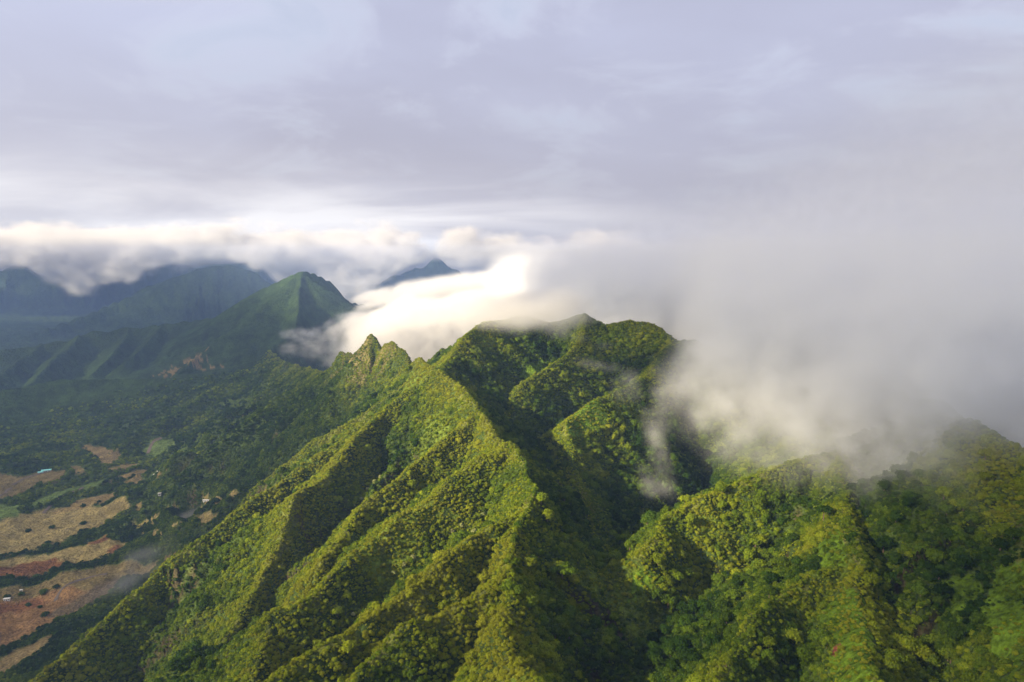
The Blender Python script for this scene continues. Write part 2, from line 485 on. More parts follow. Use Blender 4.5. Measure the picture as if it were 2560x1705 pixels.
TAN, BROWN, GREEN, RED, OLIVE = (0.240, 0.195, 0.080), (0.205, 0.155, 0.068), (0.105, 0.155, 0.040), (0.165, 0.080, 0.036), (0.165, 0.130, 0.055)
FIELDS = [
    (zm2, TAN, [(-90, 1080), (0, 1060), (150, 1000), (350, 960), (700, 900), (1000, 880), (1300, 810), (1330, 830), (1100, 900), (950, 1000), (850, 1060), (650, 1100), (560, 1180), (350, 1210), (150, 1270), (-90, 1290)]),
    (zm2, BROWN, [(470, 955), (700, 830), (1000, 770), (950, 830), (700, 900), (500, 965)]),
    (zm2, TAN, [(1040, 1080), (1250, 990), (1500, 900), (1640, 880), (1560, 920), (1350, 990), (1150, 1060)]),
    (zm2, TAN, [(1200, 1110), (1400, 1040), (1620, 1000), (1780, 955), (1700, 1020), (1500, 1090), (1370, 1140), (1300, 1110)]),
    (zm2, TAN, [(1640, 875), (1800, 830), (1960, 785), (1900, 830), (1750, 885), (1680, 892)]),
    (zm2, OLIVE, [(1030, 720), (1200, 645), (1450, 590), (1680, 535), (1600, 570), (1350, 650), (1150, 712)]),
    (zm2, BROWN, [(900, 690), (1080, 620), (1300, 585), (1220, 620), (1000, 690)]),
    (zm2, OLIVE, [(900, 600), (1080, 540), (1180, 540), (1100, 580), (940, 605)]),
    (zm2, GREEN, [(1200, 440), (1280, 340), (1450, 325), (1470, 400), (1300, 458)]),
    (zm2, GREEN, [(300, 845), (500, 770), (700, 720), (860, 680), (860, 720), (700, 770), (520, 805), (400, 895), (340, 892)]),
    (zm2, OLIVE, [(-60, 610), (0, 615), (200, 645), (330, 610), (520, 600), (480, 680), (250, 740), (150, 805), (-60, 850)]),
    (zm2, GREEN, [(-60, 890), (0, 885), (190, 885), (140, 960), (0, 1010), (-60, 1010)]),
    (zm2, BROWN, [(700, 400), (850, 395), (1010, 460), (900, 545), (850, 500)]),
    (zm2, OLIVE, [(560, 560), (640, 560), (720, 600), (620, 610)]),
    (zm2, RED, [(730, 1195), (910, 1125), (880, 1180), (760, 1212)]),
    (zm2, TAN, [(440, 1300), (650, 1235), (1030, 1205), (920, 1300), (700, 1365), (560, 1390), (300, 1420), (-90, 1490), (-90, 1390), (0, 1370), (200, 1310)]),
    (zm2, RED, [(-60, 1420), (200, 1370), (520, 1330), (570, 1385), (250, 1440), (-60, 1500)]),
    (zm2, RED, [(880, 1270), (1010, 1215), (980, 1260), (900, 1305)]),
    (zm7, OLIVE, [(-90, 780), (0, 750), (150, 715), (500, 635), (800, 590), (1100, 530), (1450, 455), (1400, 510), (1100, 620), (950, 660), (700, 770), (460, 790), (440, 860), (-90, 870)]),
    (zm7, (0.225, 0.135, 0.060), [(-90, 865), (440, 790), (700, 765), (640, 860), (500, 930), (400, 1020), (200, 1120), (-90, 1270)]),
    (zm7, (0.130, 0.100, 0.060), [(480, 900), (700, 760), (950, 655), (930, 760), (760, 850), (560, 960), (420, 980)]),
    (zm7, RED, [(-90, 890), (180, 850), (380, 840), (300, 890), (0, 960), (-90, 960)]),
    (zm7, BROWN, [(-90, 1400), (0, 1320), (150, 1240), (420, 1140), (380, 1190), (200, 1330), (0, 1450), (-90, 1490)]),
]
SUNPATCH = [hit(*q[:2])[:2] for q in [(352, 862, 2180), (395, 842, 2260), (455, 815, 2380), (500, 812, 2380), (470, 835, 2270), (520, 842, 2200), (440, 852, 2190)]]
CLEARINGS = [[hit(*q[:2])[:2] for q in poly] for poly in (
    [(1448, 1345, 360), (1480, 1318, 372), (1505, 1325, 370), (1500, 1365, 352), (1460, 1385, 345)],
    [(1880, 1420, 322), (1945, 1350, 352), (1985, 1380, 338), (2000, 1480, 298), (2005, 1600, 255), (1900, 1600, 255), (1900, 1500, 288)],
    [(2140, 1345, 335), (2230, 1320, 345), (2260, 1370, 322), (2220, 1430, 300), (2170, 1400, 312)],
    [(2280, 1300, 345), (2400, 1290, 345), (2400, 1480, 285), (2330, 1540, 268), (2270, 1440, 300)],
    [(1880, 1240, 410), (1940, 1200, 440), (1955, 1300, 385), (1890, 1310, 380)],
    [(1400, 960, 700), (1330, 930, 740), (1290, 965, 690), (1310, 1010, 650)],
    [(1200, 850, 840), (1260, 820, 880), (1230, 870, 820), (1185, 890, 790)],
)]
BAREPATCH = [hit(*q[:2])[:2] for q in [(1908, 1500, 287), (1925, 1478, 293), (1933, 1482, 292), (1918, 1510, 284)]]


PIN = at(850, 780, 1055)


def cover(X, Y, Z, slope, reg, dist):
    """albedo of the ground and how densely woody plants stand (0..1); class 0 forest 1 pasture 2 grass 3 rock"""
    n0 = X.shape
    rr = np.hypot(X, Y)
    col = np.empty(n0 + (3,), np.float32)
    v1 = fbm(X / 60, Y / 60, 1, 4)
    v2 = fbm(X / 14, Y / 14, 2, 3)
    col[:] = (0.046, 0.072, 0.018)
    col *= (1 + 0.35 * v1 + 0.3 * v2)[..., None]
    trees = np.ones(n0, np.float32)
    shrubs = np.ones(n0, np.float32)
    cls = np.zeros(n0, np.int8)
    far = rr > 3000
    col[far] = np.array((0.026, 0.044, 0.014)) * (1 + 0.45 * v1[far] + 0.35 * v2[far])[..., None]
    mid = (rr > 1950) & ~far
    col[mid] = np.array((0.026, 0.046, 0.013)) * (1 + 0.5 * v1[mid] + 0.5 * v2[mid])[:, None]
    # grass and fern along the crests
    cg = sst(v2 * 1.1 + v1 * 0.9 + 0.9 - dist / 11.0, 0.3, 1.0) * (reg == 1)
    col = col * (1 - cg[..., None]) + np.array((0.110, 0.125, 0.030), np.float32) * cg[..., None]
    # bare rock on the steepest faces
    rk = sst(slope + 0.5 * v2 + 0.55 * v1, 2.15, 2.7) * (reg == 1)
    rock = np.array((0.060, 0.052, 0.028), np.float32) * (1 + 0.5 * v2)[..., None]
    col = col * (1 - rk[..., None]) + rock * rk[..., None]
    trees *= 1 - 0.45 * rk
    cls[rk > 0.5] = 3
    ex, ey = X + 6 * fbm(X / 18, Y / 18, 3, 3) + 9 * fbm(X / 60, Y / 60, 5, 2), Y + 8 * fbm(X / 18 + 9, Y / 18, 4, 3) + 10 * fbm(X / 60, Y / 60 + 7, 5, 2)
    valley = (reg != 1) | (dist > 150)
    for fn, c, poly in FIELDS:
        w = np.array([hit(*fn(*q))[:2] for q in poly])
        w = w.mean(0) + (w - w.mean(0)) * 1.10
        soft = sum((in_poly(X + (ex - X) * g_, Y + (ey - Y) * g_, w) & (rr > 680) & (slope < 1.1)).astype(np.float32) for g_ in (0.4, 0.75, 1.1, 1.45)) / 4
        m = soft > 0.3
        fc = np.array(c, np.float32) * (1 + 0.30 * v1 + 0.22 * v2 + 0.12 * fbm(X / 7, Y / 7, 5, 3))[..., None]
        col = col * (1 - soft[..., None]) + fc * soft[..., None]
        trees[m] = 0.0
        shrubs[m] = 0.0
        cls[m] = 1
    m = in_poly(ex, ey, SUNPATCH) & (v2 > 0.0)  # sunlit brown patch, its sunlight painted into the ground colour
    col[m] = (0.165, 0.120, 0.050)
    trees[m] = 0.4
    gr = sst(fbm(X / 38, Y / 38, 6, 4) + 0.4 * v1, 0.30, 0.42) * (reg == 1) * (rr < 900) * (slope < 1.6)
    col = col * (1 - gr[..., None]) + np.array((0.090, 0.128, 0.018), np.float32) * (1 + 0.3 * v2)[..., None] * gr[..., None]
    trees *= 1 - 0.85 * gr
    cls[gr > 0.5] = 2
    for poly in CLEARINGS:
        m = in_poly(X + 6 * v1 + 5 * v2, Y + 6 * fbm(X / 25, Y / 25, 6, 3) + 4 * v2, poly)
        col[m] = np.array((0.085, 0.145, 0.013)) * (1 + 0.35 * v2[m] + 0.3 * v1[m])[:, None]
        trees[m] = 0.03
        shrubs[m] = 0.4
        cls[m] = 2
    m = in_poly(X, Y, BAREPATCH)
    col[m] = (0.17, 0.06, 0.04)
    trees[m] = 0
    shrubs[m] = 0
    cls[m] = 1
    pin = np.hypot(X - PIN[0], (Y - PIN[1])) < 95
    pr = pin & (dist < 34) & (v2 + 0.6 * v1 > -0.12)
    trees[pin & (dist < 45)] *= 0.55
    trees[pr] *= 0.5
    col[pr] = (np.array((0.120, 0.108, 0.044)) * (1 + 0.6 * v2[pr])[:, None])
    return col, trees, shrubs, cls


def grid_slope():
    dr = np.gradient(GZ, axis=0) / np.gradient(RR, axis=0)
    da = np.gradient(GZ, axis=1) / np.maximum(np.gradient(A, axis=1) * RR, 1e-6)
    return np.hypot(dr, da)


GS = grid_slope()
GCOL, GTREE, GSHRUB, GCLS = cover(GX, GY, GZ, GS, GREG, GDIST)

# ------------------------------------------------------------------ terrain objects, one per landform
TERRAIN_TEXT = {
    'valley': ('broad valley floor of tan pastures and dark tree-lined gullies', 'valley'),
    'ridge': ('steep jungle covered ridge in the foreground with sharp winding crest', 'ridge'),
    'mountain': ('pointed green mountain with long shoulder across the valley', 'mountain'),
    'hill': ('low dark forested hill below the pointed mountain', 'hill'),
    'far_mountain': ('blue fluted mountains on the horizon with tops in cloud', 'mountains'),
}
vid = np.arange(NR * NA).reshape(NR, NA)
nxt = np.concatenate([vid[:, 1:], vid[:, :1]], axis=1)
quads = np.stack([vid[:-1], nxt[:-1], nxt[1:], vid[1:]], axis=-1)      # NR-1, NA, 4
fr = GREG[:-1]
V = np.stack([GX, GY, GZ], -1).reshape(-1, 3).astype(np.float32)
C4 = np.concatenate([GCOL.reshape(-1, 3), np.ones((NR * NA, 1), np.float32)], 1).astype(np.float32)
for k, nm in enumerate(REGS):
    q = quads[fr == k]
    used = np.zeros(NR * NA, bool)
    used[q.ravel()] = True
    remap = np.cumsum(used) - 1
    q = remap[q].astype(np.int32)
    vv = V[used]
    me = bpy.data.meshes.new(nm)
    me.vertices.add(len(vv))
    me.vertices.foreach_set('co', vv.ravel())
    me.loops.add(q.size)
    me.loops.foreach_set('vertex_index', q[:, ::-1].ravel())
    me.polygons.add(len(q))
    me.polygons.foreach_set('loop_start', np.arange(0, q.size, 4, dtype=np.int32))
    me.polygons.foreach_set('use_smooth', np.ones(len(q), bool))
    at_ = me.attributes.new('cover', 'FLOAT_COLOR', 'POINT')
    at_.data.foreach_set('color', C4[used].ravel())
    me.update(calc_edges=True)
    me.materials.append(M_TERR)
    o = bpy.data.objects.new(nm, me)
    COL.objects.link(o)
    tag(o, *TERRAIN_TEXT[nm], kind='structure')

# ------------------------------------------------------------------ trees: a few grown shapes, reused
def unit(v):
    return v / np.maximum(np.linalg.norm(v, axis=-1, keepdims=True), 1e-6)


def crown_mesh(name, seed, lobes, leaves, leaf, mat, flat=0.75, base=0.75, spread=0.62, lob=(0.42, 0.62)):
    """lumpy crown: lobes round a centre, each a shell of folded leaf sprays over a dark rough core"""
    g = np.random.default_rng(seed)
    cs, rs = [], []
    for i in range(lobes):
        a = i * 2.4 + g.uniform(-0.5, 0.5)
        q = math.sqrt((i + 0.4) / lobes) * spread
        cs.append((math.cos(a) * q, math.sin(a) * q, base + flat * (0.45 * (1 - (q / spread) ** 2) + g.uniform(-0.12, 0.2))))
        rs.append(g.uniform(*lob) * (1.0 - 0.15 * q))
    cs, rs = np.array(cs), np.array(rs)
    w = rs ** 2 / (rs ** 2).sum()
    which = g.choice(lobes, leaves, p=w)
    dirs = unit(g.normal(size=(leaves, 3)) + np.array((0, 0, 0.45)))
    rad_ = rs[which] * g.uniform(0.72, 1.32, leaves)
    pos = cs[which] + dirs * rad_[:, None] * np.array((1, 1, flat))
    nrm = unit(dirs + g.normal(size=(leaves, 3)) * 0.42)
    t = unit(np.cross(nrm, g.normal(size=(leaves, 3))))
    b = np.cross(nrm, t)
    s = leaf * g.uniform(0.6, 1.35, leaves)[:, None]
    v = np.stack([pos - t * s, pos - b * s * 0.7 - nrm * s * 0.25, pos + t * s, pos + b * s * 0.7 - nrm * s * 0.25], 1).reshape(-1, 3)
    f = [(4 * i, 4 * i + 1, 4 * i + 2, 4 * i + 3) for i in range(leaves)]
    verts = [tuple(x) for x in v]
    # core
    for c, r in zip(cs, rs):
        n0 = len(verts)
        rings, seg = 4, 6
        for ii in range(1, rings):
            th = math.pi * ii / rings
            for jj in range(seg):
                ph = 2 * math.pi * jj / seg + ii
                rr_ = r * 0.82 * g.uniform(0.85, 1.1)
                verts.append((c[0] + rr_ * math.sin(th) * math.cos(ph), c[1] + rr_ * math.sin(th) * math.sin(ph), c[2] + flat * rr_ * math.cos(th)))
        top, bot = len(verts), len(verts) + 1
        verts.append((c[0], c[1], c[2] + flat * r * 0.8))
        verts.append((c[0], c[1], c[2] - flat * r * 0.8))
        for jj in range(seg):
            j2 = (jj + 1) % seg
            f.append((top, n0 + jj, n0 + j2))
            for ii in range(rings - 2):
                f.append((n0 + ii * seg + jj, n0 + (ii + 1) * seg + jj, n0 + (ii + 1) * seg + j2, n0 + ii * seg + j2))
            e = n0 + (rings - 2) * seg
            f.append((e + jj, bot, e + j2))
    me = bpy.data.meshes.new(name)
    me.from_pydata(verts, [], f)
    me.materials.append(mat)
    return me


def trunk_mesh(name, seed, top=0.95, r=0.075, limbs=5):
    g = random.Random(seed)
    vs, fs = [], []

    def tube(pts, rs, seg=6):
        n0 = len(vs)
        for (p_, r_) in zip(pts, rs):
            for j in range(seg):
                a = 2 * math.pi * j / seg
                vs.append((p_[0] + r_ * math.cos(a), p_[1] + r_ * math.sin(a), p_[2]))
        for i in range(len(pts) - 1):
            for j in range(seg):
                j2 = (j + 1) % seg
                fs.append((n0 + i * seg + j, n0 + i * seg + j2, n0 + (i + 1) * seg + j2, n0 + (i + 1) * seg + j))
    bx, by = g.uniform(-.08, .08), g.uniform(-.08, .08)
    tube([(0, 0, -0.6), (bx * .3, by * .3, 0.15), (bx, by, top * .6), (bx * 1.3, by * 1.3, top)], [r * 1.5, r * 1.1, r * .8, r * .5])
    for i in range(limbs):
        a = i * 2.4 + g.uniform(-.4, .4)
        q = g.uniform(.35, .6)
        z0 = top * g.uniform(.45, .8)
        tube([(bx, by, z0), (bx + math.cos(a) * q * .5, by + math.sin(a) * q * .5, z0 + .22), (bx + math.cos(a) * q, by + math.sin(a) * q, z0 + .34)], [r * .5, r * .38, r * .2], 5)
    me = bpy.data.meshes.new(name)
    me.from_pydata(vs, [], fs)
    me.materials.append(M_BARK)
    return me


CROWNS = [crown_mesh('crown', 100 + i, [5, 7, 6, 8, 4, 7][i], 620, 0.115, M_LEAF, flat=[.8, .7, .9, .6, 1.0, .75][i]) for i in range(6)]
UMBRELLA = crown_mesh('crown', 140, 11, 520, 0.12, M_LEAF, flat=0.34, base=1.0, spread=0.9, lob=(0.30, 0.40))
PALES = [crown_mesh('crown', 150 + i, 6, 260, 0.12, M_PALE, flat=.95, spread=.6, lob=(.3, .45)) for i in range(2)]
TRUNKS = [trunk_mesh('trunk', 200 + i) for i in range(4)]
FARCROWNS = [crown_mesh('crown', 170 + i, [4, 5, 6][i], 80, 0.26, M_LEAF, flat=.8) for i in range(3)]

# candidate sites: cell by cell over the sheet
elev = GZ / RR
runmax = np.maximum.accumulate(elev, axis=0)
VIS = (elev >= np.concatenate([np.full((1, NA), -9.0), runmax[:-1]], 0) - np.clip(16.0 / RR, 0.004, 0.05))
CA = np.radians(0.092) * RR * np.gradient(RR, axis=0) * np.sqrt(1 + np.minimum(GS, 2.5) ** 2) ** 0.8
NF = len(ang_f)


def scatter(density, rmin, rmax, woody):
    """density in plants per square metre (array or number); returns grid row/col floats"""
    lam = CA * density * (RR > rmin) * (RR < rmax) * VIS * woody
    lam[:, NF - 1:] = 0
    lam[-1:] = 0
    cnt = RNG.poisson(lam)
    i, j = np.nonzero(cnt)
    rep = cnt[i, j]
    i, j = np.repeat(i, rep), np.repeat(j, rep)
    fi, fj = RNG.random(len(i)), RNG.random(len(i))
    return i, j, fi, fj


def bil(G, i, j, fi, fj):
    return (G[i, j] * (1 - fi) + G[i + 1, j] * fi) * (1 - fj) + (G[i, j + 1] * (1 - fi) + G[i + 1, j + 1] * fi) * fj


def sites(*a, **k):
    s = scatter(*a, **k)
    P = np.stack([bil(G, *s) for G in (GX, GY, GZ)], -1)
    return P, GDIST[s[0], s[1]], GCLS[s[0], s[1]], GS[s[0], s[1]], GREG[s[0], s[1]]


def tints(P, dist, reg, slope):
    x, y = P[:, 0], P[:, 1]
    rr_ = np.hypot(x, y)
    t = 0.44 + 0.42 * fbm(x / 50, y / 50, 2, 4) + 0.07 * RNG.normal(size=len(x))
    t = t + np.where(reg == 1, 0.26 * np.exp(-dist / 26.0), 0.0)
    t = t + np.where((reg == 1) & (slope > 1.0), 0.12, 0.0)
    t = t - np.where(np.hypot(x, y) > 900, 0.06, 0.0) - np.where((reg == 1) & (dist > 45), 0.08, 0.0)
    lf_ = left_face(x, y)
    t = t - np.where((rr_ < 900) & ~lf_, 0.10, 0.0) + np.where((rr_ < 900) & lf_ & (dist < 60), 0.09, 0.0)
    return np.clip(t, 0.02, 0.98).astype(np.float32)


def individual(name, label, cat, loc, size, tint, crown, trunk, rot, group=None, stretch=1.0):
    e = bpy.data.objects.new(name, None)
    e.empty_display_size = 1
    COL.objects.link(e)
    e.location = loc
    e.rotation_euler = (0, 0, rot)
    e.scale = (size, size, size * stretch)
    tag(e, label, cat, group)
    for nm, me in (('trunk', trunk), ('crown', crown)):
        c = bpy.data.objects.new(nm, me)
        COL.objects.link(c)
        c.parent = e
        if nm == 'crown':
            c['tint'] = float(tint)
    return e


MCX = np.array([q[0] for q in R[0][5]])
MCY = np.array([q[1] for q in R[0][5]])
mo = np.argsort(MCY)


def left_face(x, y):
    return x < np.interp(y, MCY[mo], MCX[mo])


GLEFT = left_face(GX, GY)
Pn, dn, cn, sn, gn = sites(np.where(GLEFT, 0.24, 0.14) * np.where(RR < 620, 1.0, 0.62) * (1 - 0.5 * np.exp(-GDIST / 10.0) * (GREG == 1)), 120, 1350, GTREE)
lf = left_face(Pn[:, 0], Pn[:, 1])
sz = np.exp(RNG.normal(size=len(Pn)) * 0.50) * np.where(lf, 1.15, 1.65) * np.where(np.hypot(Pn[:, 0], Pn[:, 1]) > 620, 1.2, 1.0)
sz *= np.where((gn == 1) & (dn < 22), 0.58 + 0.42 * dn / 22, 1.0) * np.where(sn > 1.5, 0.75, 1.0)
sz = np.clip(sz, 0.45, 5.2)
tn = tints(Pn, dn, gn, sn)
rn = np.hypot(Pn[:, 0], Pn[:, 1])
# in frame?
fwd = Pn[:, 1] * CPI - Pn[:, 2] * SPI
upv = Pn[:, 1] * SPI + Pn[:, 2] * CPI
sxn, syn = CX + FP * Pn[:, 0] / fwd, CYP - FP * upv / fwd
inside = (sxn > 20) & (sxn < 2334) & (syn > 20) & (syn < 1550)
order = np.argsort(np.where(inside, -sz / rn, 1))
pick = order[:262]
picked = np.zeros(len(Pn), bool)
picked[pick] = True
HUES = ['dark green', 'mid green', 'yellow green']


def zone(x, y):
    if x < 900:
        return 'low on the left face of the main ridge' if y > 1330 else 'high on the left face of the main ridge'
    if x < 1180:
        return 'beside the main crest nearest the camera' if y > 1250 else 'beside the upper main crest'
    if x < 1500:
        return 'in the dark central gully' if y > 1150 else 'on the misty slopes right of the main crest'
    if x < 1960:
        return 'on the lit left flank of the right hand spur'
    return 'on the slopes right of the right hand spur'


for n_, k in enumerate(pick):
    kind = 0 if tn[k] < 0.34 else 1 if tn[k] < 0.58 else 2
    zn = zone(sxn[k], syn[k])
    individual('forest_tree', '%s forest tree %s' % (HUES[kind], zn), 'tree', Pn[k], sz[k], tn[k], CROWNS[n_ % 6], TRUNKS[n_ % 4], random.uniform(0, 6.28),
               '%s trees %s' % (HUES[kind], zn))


def forest(name, label, P, size, tint, protos, kind='stuff', cat=None):
    me = bpy.data.meshes.new(name)
    n = len(P)
    me.vertices.add(n)
    me.vertices.foreach_set('co', P.astype(np.float32).ravel())
    for nm, data in (('size', size), ('tint', tint), ('spin', RNG.uniform(0, 6.283, n))):
        a_ = me.attributes.new(nm, 'FLOAT', 'POINT')
        a_.data.foreach_set('value', np.asarray(data, np.float32))
    a_ = me.attributes.new('lean', 'FLOAT', 'POINT')
    a_.data.foreach_set('value', RNG.normal(size=n).astype(np.float32) * 0.13)
    a_ = me.attributes.new('tall', 'FLOAT', 'POINT')
    a_.data.foreach_set('value', RNG.uniform(0.8, 1.25, n).astype(np.float32))
    o = bpy.data.objects.new(name, me)
    COL.objects.link(o)
    tag(o, label, cat or name, kind=kind)
    ng = bpy.data.node_groups.new(name, 'GeometryNodeTree')
    ng.interface.new_socket('Geometry', in_out='INPUT', socket_type='NodeSocketGeometry')
    ng.interface.new_socket('Geometry', in_out='OUTPUT', socket_type='NodeSocketGeometry')
    N, Lk = ng.nodes, ng.links
    gi, go = N.new('NodeGroupInput'), N.new('NodeGroupOutput')
    iop = N.new('GeometryNodeInstanceOnPoints')
    Lk.new(gi.outputs[0], iop.inputs['Points'])
    join = N.new('GeometryNodeJoinGeometry')
    for pr in protos:
        oi = N.new('GeometryNodeObjectInfo')
        oi.inputs['Object'].default_value = pr
        oi.inputs['As Instance'].default_value = True
        Lk.new(oi.outputs['Geometry'], join.inputs[0])
    Lk.new(join.outputs[0], iop.inputs['Instance'])
    iop.inputs['Pick Instance'].default_value = True

    def attr(nm):
        a2 = N.new('GeometryNodeInputNamedAttribute')
        a2.data_type = 'FLOAT'
        a2.inputs['Name'].default_value = nm
        return a2.outputs[0]
    rot = N.new('ShaderNodeCombineXYZ')
    Lk.new(attr('lean'), rot.inputs[0])
    Lk.new(attr('lean'), rot.inputs[1])
    Lk.new(attr('spin'), rot.inputs[2])
    Lk.new(rot.outputs[0], iop.inputs['Rotation'])
    sc = N.new('ShaderNodeCombineXYZ')
    mu = N.new('ShaderNodeMath')
    mu.operation = 'MULTIPLY'
    sa = attr('size')
    Lk.new(sa, sc.inputs[0])
    Lk.new(sa, sc.inputs[1])
    Lk.new(sa, mu.inputs[0])
    Lk.new(attr('tall'), mu.inputs[1])
    Lk.new(mu.outputs[0], sc.inputs[2])
    Lk.new(sc.outputs[0], iop.inputs['Scale'])
    Lk.new(iop.outputs[0], go.inputs[0])
    md = o.modifiers.new('grow', 'NODES')
    md.node_group = ng
    return o


def proto_of(mesh):
    return next(o for o in bpy.data.objects if o.data == mesh)


near_protos = [proto_of(m) for m in CROWNS]
rest = ~picked
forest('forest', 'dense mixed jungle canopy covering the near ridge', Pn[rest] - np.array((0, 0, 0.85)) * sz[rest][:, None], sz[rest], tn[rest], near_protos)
print('near trees', rest.sum())

Ps, ds, cs_, ss, gs_ = sites(0.17 + 0.16 * np.exp(-GDIST / 14.0) * (GREG == 1), 120, 1150, GSHRUB)
szs = np.clip(np.exp(RNG.normal(size=len(Ps)) * 0.35) * 0.85, 0.35, 2.0)
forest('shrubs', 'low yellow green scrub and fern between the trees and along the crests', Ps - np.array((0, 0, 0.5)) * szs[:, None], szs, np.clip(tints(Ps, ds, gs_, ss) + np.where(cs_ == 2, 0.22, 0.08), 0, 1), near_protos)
print('shrubs', len(Ps))

# ------------------------------------------------------------------ lone trees
IR = np.log(rad)


def ground(x, y):
    h, _, _ = height(np.array([float(x)]), np.array([float(y)]))
    return float(h[0])


lone = [
    (zm2(440, 1080), 5.6, 'dark spreading tree in the middle of the large tan pasture', 0.22),
    (zm2(702, 1045), 6.0, 'round dark tree alone toward the right of the large tan pasture', 0.24),
    (zm2(242, 1108), 5.0, 'low dark bush shaped tree toward the left of the large tan pasture', 0.12),
    (zm2(405, 1205), 5.2, 'round dark tree at the lower edge of the large tan pasture', 0.26),
    (zm2(480, 1222), 4.8, 'dark tree beside a rounder one under the large tan pasture', 0.2),
    (zm2(1815, 858), 6.4, 'dark green tree at the upper end of the orange pasture near the slope', 0.3),
    (zm2(888, 695), 5.2, 'dark tree standing between two narrow pastures', 0.14),
    (zm2(325, 708), 4.6, 'dark tree in the olive field below the turquoise roofed shed', 0.14),
    (zm7(370, 785), 5.6, 'bushy green tree on the red soil beside the dirt track', 0.42),
    (zm7(475, 737), 4.8, 'green tree at the bend of the dirt track', 0.4),
    (zm7(182, 800), 4.0, 'small green tree beside the small white hut', 0.34),
    (zm7(385, 975), 5.0, 'dark green tree lowest on the bare red brown slope', 0.3),
    (zm7(336, 908), 3.4, 'small round bush in the middle of the red soil', 0.3),
    (zm7(238, 888), 3.8, 'thin straggly tree on the red soil', 0.3),
    (zm7(60, 822), 4.2, 'green tree behind the white trailer', 0.36),
    (zm2(835, 860), 4.2, 'small tree on the brown field edge above the large tan pasture', 0.16),
]
UMB_OBJ = None
for n_, ((px, py), s_, lab, tv) in enumerate(lone):
    x, y, _z = hit(px, py)
    individual('lone_tree', lab, 'tree', (x, y, ground(x, y) - s_ * 0.45), s_, tv, CROWNS[n_ % 6], TRUNKS[n_ % 4], random.uniform(0, 6.28), 'lone trees on the valley pastures', 0.9)


for (px, py), s_, lab in [((1293, 1322), 7.2, 'pale green umbrella shaped tree standing out in the dark gully')]:
    q = hit(px, py + 20)
    individual('umbrella_tree', lab, 'tree', (q[0], q[1], q[2] + 1.5), s_ * 1.15, 0.55, UMBRELLA, TRUNKS[1], 0.6, None)
q = hit(1893, 1200)
individual('flat_topped_tree', 'flat topped dark tree with bare leaning trunk on the right spur', 'tree', (q[0], q[1], q[2] + 0.5), 5.6, 0.25, UMBRELLA, TRUNKS[2], 2.0, None, 1.5)

pale = [(862, 1112, 4.2), (845, 1128, 3.6), (875, 1100, 3.4), (1110, 1188, 3.6), (1060, 1212, 3.2), (1090, 1225, 3.4), (1040, 1225, 3.2), (812, 1165, 3.0), (830, 1150, 3.0), (950, 1285, 3.2), (930, 1302, 3.0),
        (905, 1320, 2.8), (812, 1415, 2.2), (700, 1370, 2.2), (790, 1530, 2.0), (1385, 1287, 3.0), (945, 1395, 2.0), (756, 1330, 2.2)]
for n_, (px, py, s_) in enumerate(pale):
    q = hit(px, py)
    individual('pale_tree', 'pale silvery yellow tree among darker trees on the near ridge', 'tree', (q[0], q[1], q[2] - s_ * 0.3), s_ * 0.8, random.random(), PALES[n_ % 2], TRUNKS[n_ % 4], random.uniform(0, 6.28), 'pale trees on the near ridge')

# far forest
Pf, df, cf, sf, gf = sites(np.where(RR < 1500, 0.034, 0.026) * np.clip((2250 - RR) / 450, 0, 1), 1340, 2250, GTREE)
szf = np.clip(np.exp(RNG.normal(size=len(Pf)) * 0.28) * np.where(np.hypot(Pf[:, 0], Pf[:, 1]) < 1600, 3.0, 3.1), 1.4, 7)
far_protos = []
for n_, m in enumerate(FARCROWNS):
    x, y = [hit(*zm2(1100, 1150)), hit(*zm2(960, 735)), hit(*zm2(700, 900))][n_][:2]
    individual('lone_tree', ['dark tree at the forest edge below the pale tan pastures', 'dark tree in the hedge between two narrow upper pastures', 'dark tree in the tree row above the large tan pasture'][n_],
               'tree', (x, y, ground(x, y) - 2), 5.0, 0.2, m, TRUNKS[n_], 1.0 * n_, 'lone trees on the valley pastures')
    far_protos.append(proto_of(m))
forest('woodland', 'dark unbroken woodland over the valley sides and far slopes', Pf - np.array((0, 0, 0.5)) * szf[:, None], szf, np.clip(tints(Pf, df, gf, sf) + 0.06, 0, 1), far_protos)
print('far trees', len(Pf))

# ------------------------------------------------------------------ sheds, huts and dirt tracks of the valley
def box(lo, hi):
    v = [(x, y, z) for x in (lo[0], hi[0]) for y in (lo[1], hi[1]) for z in (lo[2], hi[2])]
    return v, [(0, 1, 3, 2), (4, 6, 7, 5), (0, 4, 5, 1), (2, 3, 7, 6), (0, 2, 6, 4), (1, 5, 7, 3)]


